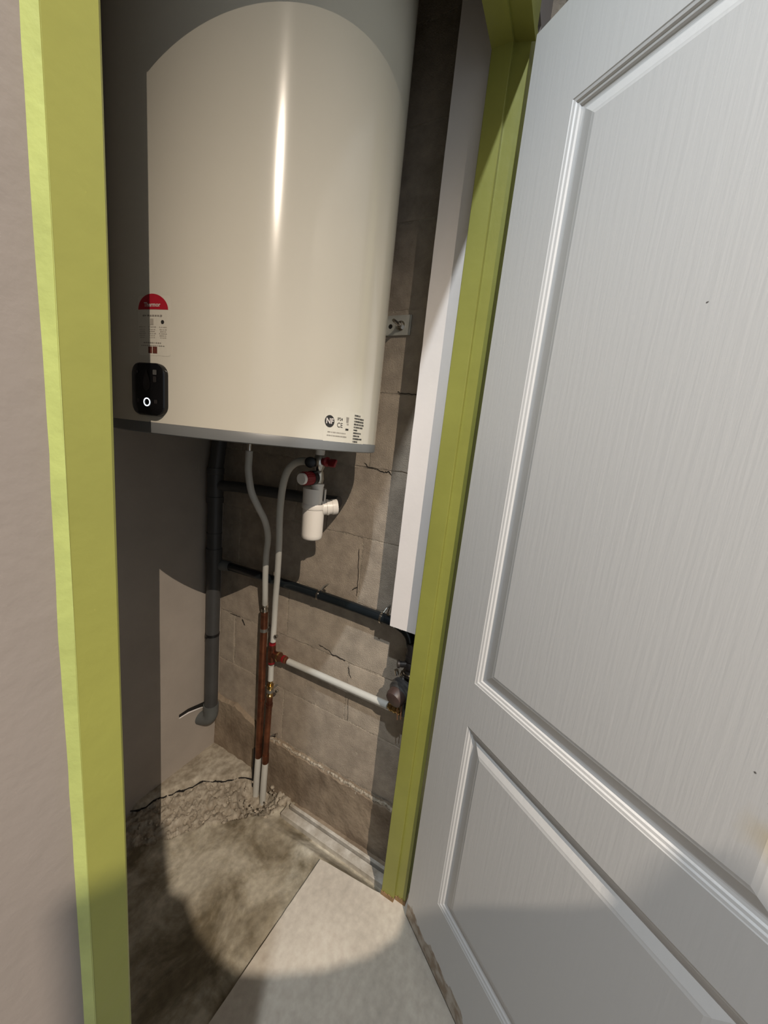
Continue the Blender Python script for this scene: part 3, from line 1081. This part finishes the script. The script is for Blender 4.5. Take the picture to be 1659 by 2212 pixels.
for i in range(20):
    a_ = 2 * PI * i / 20
    box(bm, GX - 0.057, GX - 0.033, GY + 0.0154 * math.cos(a_) - 0.0008, GY + 0.0154 * math.cos(a_) + 0.0008, 1.1858 + 0.0154 * math.sin(a_) - 0.0008, 1.1858 + 0.0154 * math.sin(a_) + 0.0008)
obj('knob_ribs', bm, M['red_plastic'], kn)
# red tap handle pointing towards the jamb
bm = lathe(bmesh.new(), (GX, GY, 1.2265), (-0.15, -1, 0.06), [(0.012, 0.007), (0.018, 0.008), (0.020, 0.0115), (0.027, 0.012), (0.029, 0.006), (0.036, 0.006)], 16)
th = obj('tap_handle', bm, M['red_plastic'], sg, True)
bm = box(bmesh.new(), -0.0045, 0.0045, -0.011, 0.009, -0.011, 0.010, 0.0035)
bmesh.ops.rotate(bm, verts=bm.verts, cent=(0, 0, 0), matrix=Matrix.Rotation(0.5, 3, 'Y'))
bmesh.ops.translate(bm, verts=bm.verts, vec=(GX - 0.008, GY - 0.044, 1.2275))
obj('handle_wing', bm, M['red_plastic'], th, True)

tr = thing('drain_funnel', 'white plastic siphon funnel hanging under the safety valve', 'drain funnel', (GX, 0.563, 1.026))
TX, TY = GX, 0.564
latheo('funnel_cup', (TX, TY, 1.026), (0, 0, 1), [(0, 0), (0, 0.017), (0.002, 0.0225), (0.006, 0.0258), (0.014, 0.0268), (0.080, 0.0272), (0.081, 0.0290), (0.083, 0.0298), (0.092, 0.0298), (0.094, 0.0285), (0.094, 0.024)], M['white_pvc'], tr, 40)
# collar with an air gap cut in its side
bm = bmesh.new()
rings = []
gap0, gap1 = math.radians(238), math.radians(285)
ns = 44
angs = [gap1 + (2 * PI - (gap1 - gap0)) * i / ns for i in range(ns + 1)]
for z, r in ((1.119, 0.0282), (1.158, 0.0290), (1.158, 0.0262), (1.119, 0.0255)):
    rings.append([bm.verts.new((TX + r * math.cos(a_), TY + r * math.sin(a_), z)) for a_ in angs])
for q in range(4):
    r0, r1 = rings[q], rings[(q + 1) % 4]
    for i in range(ns):
        bm.faces.new((r0[i], r0[i + 1], r1[i + 1], r1[i]))
bm.faces.new([r[0] for r in rings])
bm.faces.new([r[-1] for r in rings])
obj('air_gap_collar', bm, M['white_pvc'], tr, True)
latheo('inlet_neck', (TX, TY - 0.007, 1.119), (0, 0, 1), [(0.0, 0.015), (0.046, 0.0155), (0.047, 0.0165), (0.052, 0.0165), (0.053, 0.009)], M['white_pvc'], tr, 24)
latheo('side_outlet', (TX + 0.012, TY - 0.016, 1.110), (0.72, -0.69, 0.12), [(0.0, 0.0185), (0.012, 0.0185), (0.012, 0.0205), (0.017, 0.0205), (0.017, 0.0185), (0.026, 0.0185), (0.026, 0.0198), (0.036, 0.0198), (0.040, 0.0185), (0.040, 0.015), (0.030, 0.014)], M['white_pvc'], tr, 28)

# ------------------------------------------------------------------ plumbing on the block wall
PXX = XW - 0.035
TR = 0.0098
hot = thing('hot_water_pipe', 'white bent pipe leaving the heater bottom on the left', 'water pipe', (PXX, 0.871, 0.68))
path = spline([(0.735, 0.796, 1.228), (0.736, 0.798, 1.20), (0.738, 0.7995, 1.168), (0.745, 0.793, 1.115), (0.765, 0.786, 1.07), (0.800, 0.790, 1.02), (0.830, 0.805, 0.962), (0.852, 0.830, 0.893), (0.868, 0.845, 0.811), (0.888, 0.861, 0.728), (PXX, 0.872, 0.692)], 8)
tubeo('pipe_run', path, TR, M['tube'], hot)
latheo('end_fitting', (PXX, 0.872, 0.694), (0, 0, -1), [(0, 0.0075), (0.010, 0.0075), (0.010, 0.0060), (0.018, 0.0060), (0.018, 0.0125), (0.029, 0.0125), (0.030, 0.010), (0.046, 0.0095)], M['chrome'], hot, 12)
cold = thing('cold_water_pipe', 'white pipe arching from the safety valve down to the tee', 'water pipe', (PXX, 0.829, 0.54))
path = spline([(GX, 0.590, 1.2215), (GX + 0.002, 0.612, 1.2205), (GX + 0.006, 0.640, 1.211), (GX + 0.012, 0.668, 1.186), (GX + 0.022, 0.690, 1.140), (GX + 0.045, 0.716, 1.06), (0.815, 0.745, 0.96), (0.855, 0.781, 0.84), (0.884, 0.810, 0.73), (0.898, 0.823, 0.64), (PXX, 0.826, 0.565)], 8)
tubeo('pipe_run', path, TR, M['tube'], cold)
# tee with red rings
tee = thing('brass_tee', 'brass tee fitting with red rings joining the white pipes', 'pipe fitting', (PXX, 0.83, 0.46))
latheo('tee_body', (PXX, 0.828, 0.556), (0, 0, -1), [(0, 0.0105), (0.012, 0.0125), (0.030, 0.0135), (0.050, 0.0135), (0.066, 0.0125), (0.078, 0.0105)], M['copper'], tee, 18)
latheo('tee_branch', (PXX, 0.828, 0.517), (0, -1, 0), [(0.004, 0.013), (0.018, 0.0135), (0.024, 0.0165), (0.038, 0.0165), (0.044, 0.0125), (0.066, 0.0125), (0.068, 0.0095), (0.082, 0.0095)], M['copper'], tee, 8)
latheo('red_ring', (PXX, 0.828, 0.5585), (0, 0, -1), [(0, 0.0112), (0.006, 0.0122), (0.007, 0.011)], M['red_plastic'], tee, 18)
latheo('red_ring', (PXX, 0.828, 0.487), (0, 0, -1), [(0, 0.0120), (0.007, 0.0118), (0.008, 0.010)], M['red_plastic'], tee, 18)
latheo('red_ring', (PXX, 0.776, 0.517), (0, -1, 0), [(0, 0.0132), (0.007, 0.0132), (0.008, 0.011)], M['red_plastic'], tee, 18)
latheo('nickel_ring', (PXX, 0.798, 0.517), (0, -1, 0), [(0, 0.0172), (0.006, 0.0172)], M['brass'], tee, 8)
# short white nipple + brass fitting
nip = thing('pipe_nipple', 'short white pipe stub under the brass tee', 'water pipe', (PXX, 0.829, 0.41))
tubeo('pipe_run', [(PXX, 0.828, 0.470), (PXX, 0.8275, 0.412)], TR, M['tube'], nip)
latheo('end_fitting', (PXX, 0.8275, 0.414), (0, 0, -1), [(0, 0.0075), (0.012, 0.0075), (0.012, 0.006), (0.020, 0.006), (0.020, 0.0125), (0.030, 0.0125), (0.031, 0.010), (0.058, 0.0098), (0.060, 0.0115), (0.066, 0.0115)], M['brass'], nip, 12)


def clip(parent, x, y, z, axis, r, side, screw=None):
    """ring round the pipe with a stem to the wall"""
    latheo('pipe_clip', Vector((x, y, z)) - Vector(axis) * 0.006, axis, [(0, r), (0, r + 0.0026), (0.012, r + 0.0026), (0.012, r)], M[side], parent, 18)
    tubeo('clip_stem', [(x + r, y, z), (XW + 0.004, y, z)], 0.0032, M['steel'], parent, 8)
    if screw:
        latheo('clip_screw', (x - 0.004, screw[0], screw[1]), (-1, 0, 0), [(0, 0.005), (0.005, 0.0075), (0.010, 0.006), (0.0125, 0.0)], M['chrome'], parent, 12)


cu1 = thing('copper_pipe', 'longer tarnished copper riser, the left of the pair', 'water pipe', (PXX, 0.868, 0.0))
tubeo('riser', [(PXX, 0.872, 0.662), (PXX, 0.871, 0.5), (PXX, 0.868, 0.3), (PXX, 0.868, 0.085)], 0.0125, M['copper'], cu1)
latheo('elbow_joint', (PXX, 0.868, 0.105), (0, 0, -1), [(0, 0.0125), (0.034, 0.0130), (0.040, 0.011)], M['copper'], cu1, 16)
latheo('union_ring', (PXX, 0.872, 0.548), (0, 0, -1), [(0, 0.0125), (0.010, 0.0125)], M['copper'], cu1, 16)
latheo('union_ring', (PXX, 0.8665, 0.318), (0, 0, -1), [(0, 0.0130), (0.012, 0.0130)], M['copper'], cu1, 16)
tubeo('floor_sleeve', [(PXX, 0.868, 0.07), (PXX - 0.003, 0.868, -0.02), (PXX - 0.006, 0.867, -0.16)], 0.0118, M['tube'], cu1)
clip(cu1, PXX, 0.8705, 0.595, (0, 0, 1), 0.0112, 'steel', (0.805, 0.597))
cu2 = thing('copper_pipe', 'shorter tarnished copper riser, the right of the pair', 'water pipe', (PXX, 0.83, 0.0))
tubeo('riser', [(PXX, 0.827, 0.352), (PXX - 0.0005, 0.829, 0.22), (PXX, 0.832, 0.085)], 0.0108, M['copper'], cu2)
latheo('elbow_joint', (PXX, 0.832, 0.100), (0, 0, -1), [(0, 0.0125), (0.034, 0.0130), (0.040, 0.011)], M['copper'], cu2, 16)
latheo('union_ring', (PXX, 0.828, 0.318), (0, 0, -1), [(0, 0.0130), (0.012, 0.0130)], M['copper'], cu2, 16)
tubeo('floor_sleeve', [(PXX, 0.832, 0.065), (PXX - 0.003, 0.832, -0.02), (PXX - 0.006, 0.830, -0.16)], 0.0118, M['tube'], cu2)
clip(cu2, PXX, 0.8275, 0.372, (0, 0, 1), 0.0108, 'steel', (0.788, 0.391))
latheo('clip_screw', (XW - 0.02, 0.797, 0.193), (-1, 0, 0), [(0, 0.004), (0.004, 0.0055), (0.007, 0.0045), (0.009, 0)], M['chrome'], cu2, 12)
tubeo('clip_arm', [(PXX, 0.832, 0.17), (XW - 0.016, 0.797, 0.193)], 0.0025, M['steel'], cu2, 6)
bk = tubeo('black_cable', [(PXX - 0.004, 0.886, 0.10), (PXX - 0.004, 0.887, 0.0), (PXX - 0.006, 0.886, -0.15)], 0.0032, M['black_plastic'], None, 8)
tag(bk, 'thin black cable running into the floor beside the copper risers', 'cable')

# white pipe to the meter
wp = thing('branch_pipe', 'straight white pipe running level from the tee to the meter', 'water pipe', (XW - 0.04, 0.36, 0.53))
tubeo('pipe_run', [(PXX, 0.752, 0.5165), (XW - 0.038, 0.60, 0.522), (XW - 0.04, 0.362, 0.5275)], 0.0105, M['tube'], wp)
latheo('end_fitting', (XW - 0.04, 0.366, 0.5275), (0, -1, 0), [(0, 0.008), (0.010, 0.008), (0.011, 0.0115), (0.018, 0.0125), (0.019, 0.0105), (0.023, 0.0105), (0.024, 0.0128), (0.031, 0.0128), (0.032, 0.0105), (0.036, 0.0105), (0.037, 0.0125), (0.045, 0.0125), (0.046, 0.009), (0.06, 0.009)], M['brass'], wp, 14)

# grey drain
gp = thing('drain_pipe', 'dark grey waste pipe standing in the back corner', 'drain pipe', (0.872, 1.1, 0.13))
GXp, GYp, GR = 0.872, 1.103, 0.0245
tubeo('riser', [(GXp, GYp, 0.175), (GXp, GYp, 0.6), (GXp + 0.001, GYp, 1.05)], GR, M['grey_pvc'], gp, 28)
latheo('tee_junction', (GXp, GYp, 1.02), (0, 0, 1), [(0, 0.0285), (0.02, 0.0285), (0.022, 0.0265), (0.10, 0.0265), (0.102, 0.0285), (0.122, 0.0285)], M['grey_pvc'], gp, 28)
tubeo('upper_riser', [(GXp, GYp, 1.13), (GXp + 0.012, GYp - 0.004, 1.25), (GXp + 0.02, GYp - 0.004, 2.2)], 0.024, M['grey_pvc'], gp, 24)
tubeo('branch', [(GXp + 0.004, GYp - 0.02, 1.082), (XW - 0.036, 1.02, 1.085), (XW - 0.036, 0.60, 1.100)], 0.0185, M['grey_pvc'], gp, 20)
latheo('coupling', (GXp, GYp, 0.80), (0, 0, 1), [(0, 0.0272), (0.05, 0.0272)], M['grey_pvc'], gp, 28)
latheo('coupling', (GXp, GYp, 0.905), (0, 0, 1), [(0, 0.0262), (0.004, 0.0262)], M['grey_pvc'], gp, 28)
latheo('pipe_clip', (GXp, GYp, 0.505), (0, 0, 1), [(0, 0.0258), (0.010, 0.0258)], M['black_plastic'], gp, 28)
latheo('clip_screw', (GXp - 0.027, GYp - 0.006, 0.510), (-1, -0.2, 0), [(0, 0.004), (0.006, 0.004)], M['black_plastic'], gp, 10)
bend = spline([(GXp, GYp, 0.205), (GXp, GYp, 0.165), (GXp - 0.006, GYp + 0.012, 0.145), (GXp - 0.016, GYp + 0.045, 0.138)], 6)
tubeo('elbow', bend, 0.0272, M['grey_pvc_cap'], gp, 28)
latheo('elbow_socket', (GXp, GYp, 0.185), (0, 0, 1), [(0, 0.0282), (0.022, 0.0282)], M['grey_pvc_cap'], gp, 28)

# black supply pipe along the block wall
bp = thing('supply_pipe', 'glossy black pipe running level along the block wall', 'water pipe', (PXX, 0.40, 0.79))
tubeo('pipe_run', spline([(PXX - 0.003, 1.066, 0.786), (PXX - 0.002, 1.04, 0.787), (PXX, 0.85, 0.790), (PXX, 0.644, 0.793), (PXX, 0.41, 0.789), (PXX, 0.352, 0.780), (PXX - 0.002, 0.325, 0.762), (PXX - 0.004, 0.315, 0.735)], 6), 0.0150, M['black_pipe'], bp, 22)
latheo('grey_reducer', (GXp + 0.016, GYp - 0.018, 0.786), (0.35, -1, 0), [(0, 0.020), (0.016, 0.020), (0.018, 0.0185), (0.036, 0.0180)], M['grey_pvc_cap'], gp, 20)
for yy, zz in ((0.641, 0.7935), (0.414, 0.789)):
    latheo('pipe_clip', (PXX, yy + 0.006, zz), (0, -1, 0), [(0, 0.015), (0, 0.0170), (0.006, 0.0170), (0.006, 0.015)], M['chrome'], bp, 22)
    tubeo('clip_stem', [(PXX, yy, zz + 0.0165), (PXX + 0.012, yy - 0.004, zz + 0.028), (XW + 0.002, yy - 0.004, zz + 0.028)], 0.0022, M['steel'], bp, 8)
    latheo('clip_screw', (PXX - 0.002, yy - 0.018, zz + 0.021), (-1, 0, 0.2), [(0, 0.0045), (0.004, 0.0055), (0.006, 0)], M['chrome'], bp, 10)

# stop valve and meter tucked behind the jamb
sv = thing('stop_valve', 'dark corroded stop valve below the plasterboard strip', 'valve', (PXX - 0.012, 0.306, 0.66))
tubeo('elbow', spline([(PXX - 0.004, 0.313, 0.748), (PXX - 0.008, 0.308, 0.728), (PXX - 0.012, 0.306, 0.705)], 5), [0.0165] * 11, M['dark_iron'], sv, 18)
latheo('valve_body', (PXX - 0.012, 0.306, 0.715), (0, 0, -1), [(0, 0.0185), (0.012, 0.020), (0.016, 0.017), (0.022, 0.021), (0.034, 0.021), (0.036, 0.016), (0.050, 0.017), (0.052, 0.0205), (0.060, 0.0205)], M['dark_iron'], sv, 10)
latheo('valve_stem', (PXX - 0.020, 0.312, 0.690), (-0.5, 0.85, 0), [(0.005, 0.009), (0.024, 0.008), (0.024, 0.011), (0.030, 0.0105), (0.032, 0)], M['dark_iron'], sv, 12)
tubeo('union_ring', [(PXX - 0.012, 0.306, 0.667), (PXX - 0.012, 0.306, 0.663)], 0.0208, M['chrome'], sv, 16)
wm = thing('water_meter', 'small round grey water meter with a brown lid beside the jamb', 'water meter', (PXX - 0.02, 0.318, 0.58))
MO = Vector((PXX - 0.008, 0.318, 0.612))
latheo('meter_body', MO, (-0.85, 0.15, -0.25), [(-0.016, 0.024), (0.002, 0.028), (0.004, 0.034), (0.012, 0.036), (0.016, 0.032), (0.020, 0.0345), (0.025, 0.0345), (0.028, 0.030), (0.031, 0.0305), (0.034, 0.028)], M['meter'], wm, 30)
latheo('meter_lid', MO, (-0.85, 0.15, -0.25), [(0.030, 0.0275), (0.050, 0.0265), (0.056, 0.0235), (0.059, 0.016), (0.060, 0)], M['meter_lid'], wm, 30)
latheo('inlet_nut', MO + Vector((0, 0.004, 0.022)), (0, -0.1, 1), [(0, 0.015), (0.012, 0.0165), (0.014, 0.013), (0.020, 0.0145)], M['chrome'], wm, 8)
tubeo('inlet_lug', [MO + Vector((-0.004, 0.026, 0.030)), MO + Vector((-0.006, 0.029, 0.044))], 0.006, M['chrome'], wm, 10)
tubeo('outlet', [MO + Vector((0, 0, -0.02)), MO + Vector((-0.002, -0.004, -0.062)), MO + Vector((-0.004, -0.012, -0.085))], 0.0115, M['meter'], wm, 14)
tubeo('seal_wire', spline([MO + Vector((-0.034, 0.002, -0.018)), MO + Vector((-0.034, 0.001, -0.045)), MO + Vector((-0.032, -0.001, -0.074)), MO + Vector((-0.033, -0.003, -0.085))], 5), 0.0016, M['wire'], wm, 6)
tubeo('seal_wire', spline([MO + Vector((-0.032, -0.008, -0.02)), MO + Vector((-0.031, -0.010, -0.05)), MO + Vector((-0.033, -0.012, -0.080))], 5), 0.0016, M['wire'], wm, 6)

# floor profile along the block wall
fr = thing('floor_rail', 'worn white rail profile lying along the foot of block wall', 'floor rail', (0.88, 0.49, ZF))
for nm, xa, xb, h, mm_, ya, yb2 in (('base_strip', 0.852, 0.880, 0.019, 'rail_w', 0.282, 0.704), ('channel', 0.880, 0.890, 0.004, 'dark_iron', 0.282, 0.70), ('inner_lip', 0.890, 0.900, 0.019, 'rail_w', 0.282, 0.697), ('wall_gap', 0.900, 0.921, 0.0045, 'found', 0.282, 0.690)):
    boxo(nm, xa, xb, ya, yb2, ZF - 0.004, ZF + h, M[mm_], fr, 0.0012 if nm in ('base_strip', 'inner_lip') else 0)

# ------------------------------------------------------------------ lamps of the room (behind the viewer)
def aim(o, d):
    o.rotation_euler = Vector(d).to_track_quat('-Z', 'Y').to_euler()


sl = thing('ceiling_spotlight', 'white adjustable spotlight on the ceiling behind the viewer', 'spotlight', (L1.x, L1.y, 3.2))
d1 = (L1_AIM - L1).normalized()
latheo('mount', (L1.x, L1.y, 3.2), (0, 0, -1), [(0, 0.05), (0.012, 0.05), (0.016, 0.02), (0.02, 0.012), (0.085, 0.012)], M['lamp_metal'], sl, 24)
bm = bmesh.new()
hp = L1 - d1 * 0.06
lathe(bm, hp, d1, [(-0.02, 0.0), (-0.02, 0.025), (0.0, 0.04), (0.05, 0.05), (0.051, 0.046), (0.01, 0.036), (0.0, 0.0)], 32)
obj('housing', bm, M['lamp_metal'], sl, True)
latheo('bulb', hp + d1 * 0.012, d1, [(0, 0.0), (0.0, 0.012), (0.02, 0.022), (0.03, 0.012), (0.033, 0)], M['bulb'], sl, 16)
# added flap under the lamp, its rim shaped to cast the photographer's shadow
flat = Vector((d1.x, d1.y, 0)).normalized()
sd = Vector((-flat.y, flat.x, 0))
CUTS = [(-20, 1.24), (38.6, 1.24), (39.2, 1.20), (39.5, 1.19), (39.8, 1.25), (40.5, 1.268), (41.8, 1.285), (43.7, 1.337), (45.8, 1.349), (48.8, 1.344),
        (51.4, 1.327), (53.6, 1.305), (54.6, 1.283), (55.8, 1.240), (56.1, 1.205), (57.2, 1.180), (57.35, 1.09), (58.6, 1.09)]
bm = bmesh.new()
r_ = 0.34
inn, outr = [], []
for i in range(161):
    az = -20 + 40 * i / 30 if i < 30 else 20 + 38.6 * (i - 30) / 130
    dd = Vector((math.cos(math.radians(az)), math.sin(math.radians(az)), 0))
    cut = interp(CUTS, az)
    outr.append(bm.verts.new(L1 + dd * r_ + Vector((0, 0, -r_ * cut))))
    inn.append(bm.verts.new(L1 + dd * 0.03 + Vector((0, 0, -r_ * 1.36 - 0.01))))
for i in range(160):
    bm.faces.new((inn[i], inn[i + 1], outr[i + 1], outr[i]))
obj('shadow_flap', bm, M['lamp_metal'], sl)
tubeo('shadow_flap_arm', [hp - d1 * 0.01, L1 - flat * 0.04 + Vector((0, 0, -0.1)), L1 + flat * 0.03 + Vector((0, 0, -r_ * 1.36 - 0.01))], 0.004, M['lamp_metal'], sl, 8)
ld = bpy.data.lights.new('spot_beam', 'SPOT')
ld.energy = L1_W
ld.color = L1_COL
ld.spot_size = math.radians(L1_SIZE)
ld.spot_blend = L1_BLEND
ld.shadow_soft_size = 0.002
lo = bpy.data.objects.new('spot_beam', ld)
COL.objects.link(lo)
lo.location = L1
aim(lo, d1)

dl = thing('ceiling_downlight', 'white round downlight on the ceiling just outside the cupboard', 'downlight', (L2.x, L2.y, 3.2))
tubeo('stem', [(L2.x, L2.y, 3.2), (L2.x, L2.y, 2.995)], 0.008, M['lamp_metal'], dl, 12)
latheo('can', (L2.x, L2.y, 2.9995), (0, 0, -1), [(0, 0), (0, 0.065), (0.088, 0.068), (0.088, 0.064), (0.05, 0.06), (0.05, 0)], M['lamp_metal'], dl, 32)
ld = bpy.data.lights.new('downlight_beam', 'SPOT')
ld.energy = L2_W
ld.color = L2_COL
ld.spot_size = math.radians(L2_SIZE)
ld.spot_blend = L2_BLEND
ld.shadow_soft_size = 0.02
lo = bpy.data.objects.new('downlight_beam', ld)
COL.objects.link(lo)
lo.location = L2
aim(lo, (0.42, 0.02, -1))
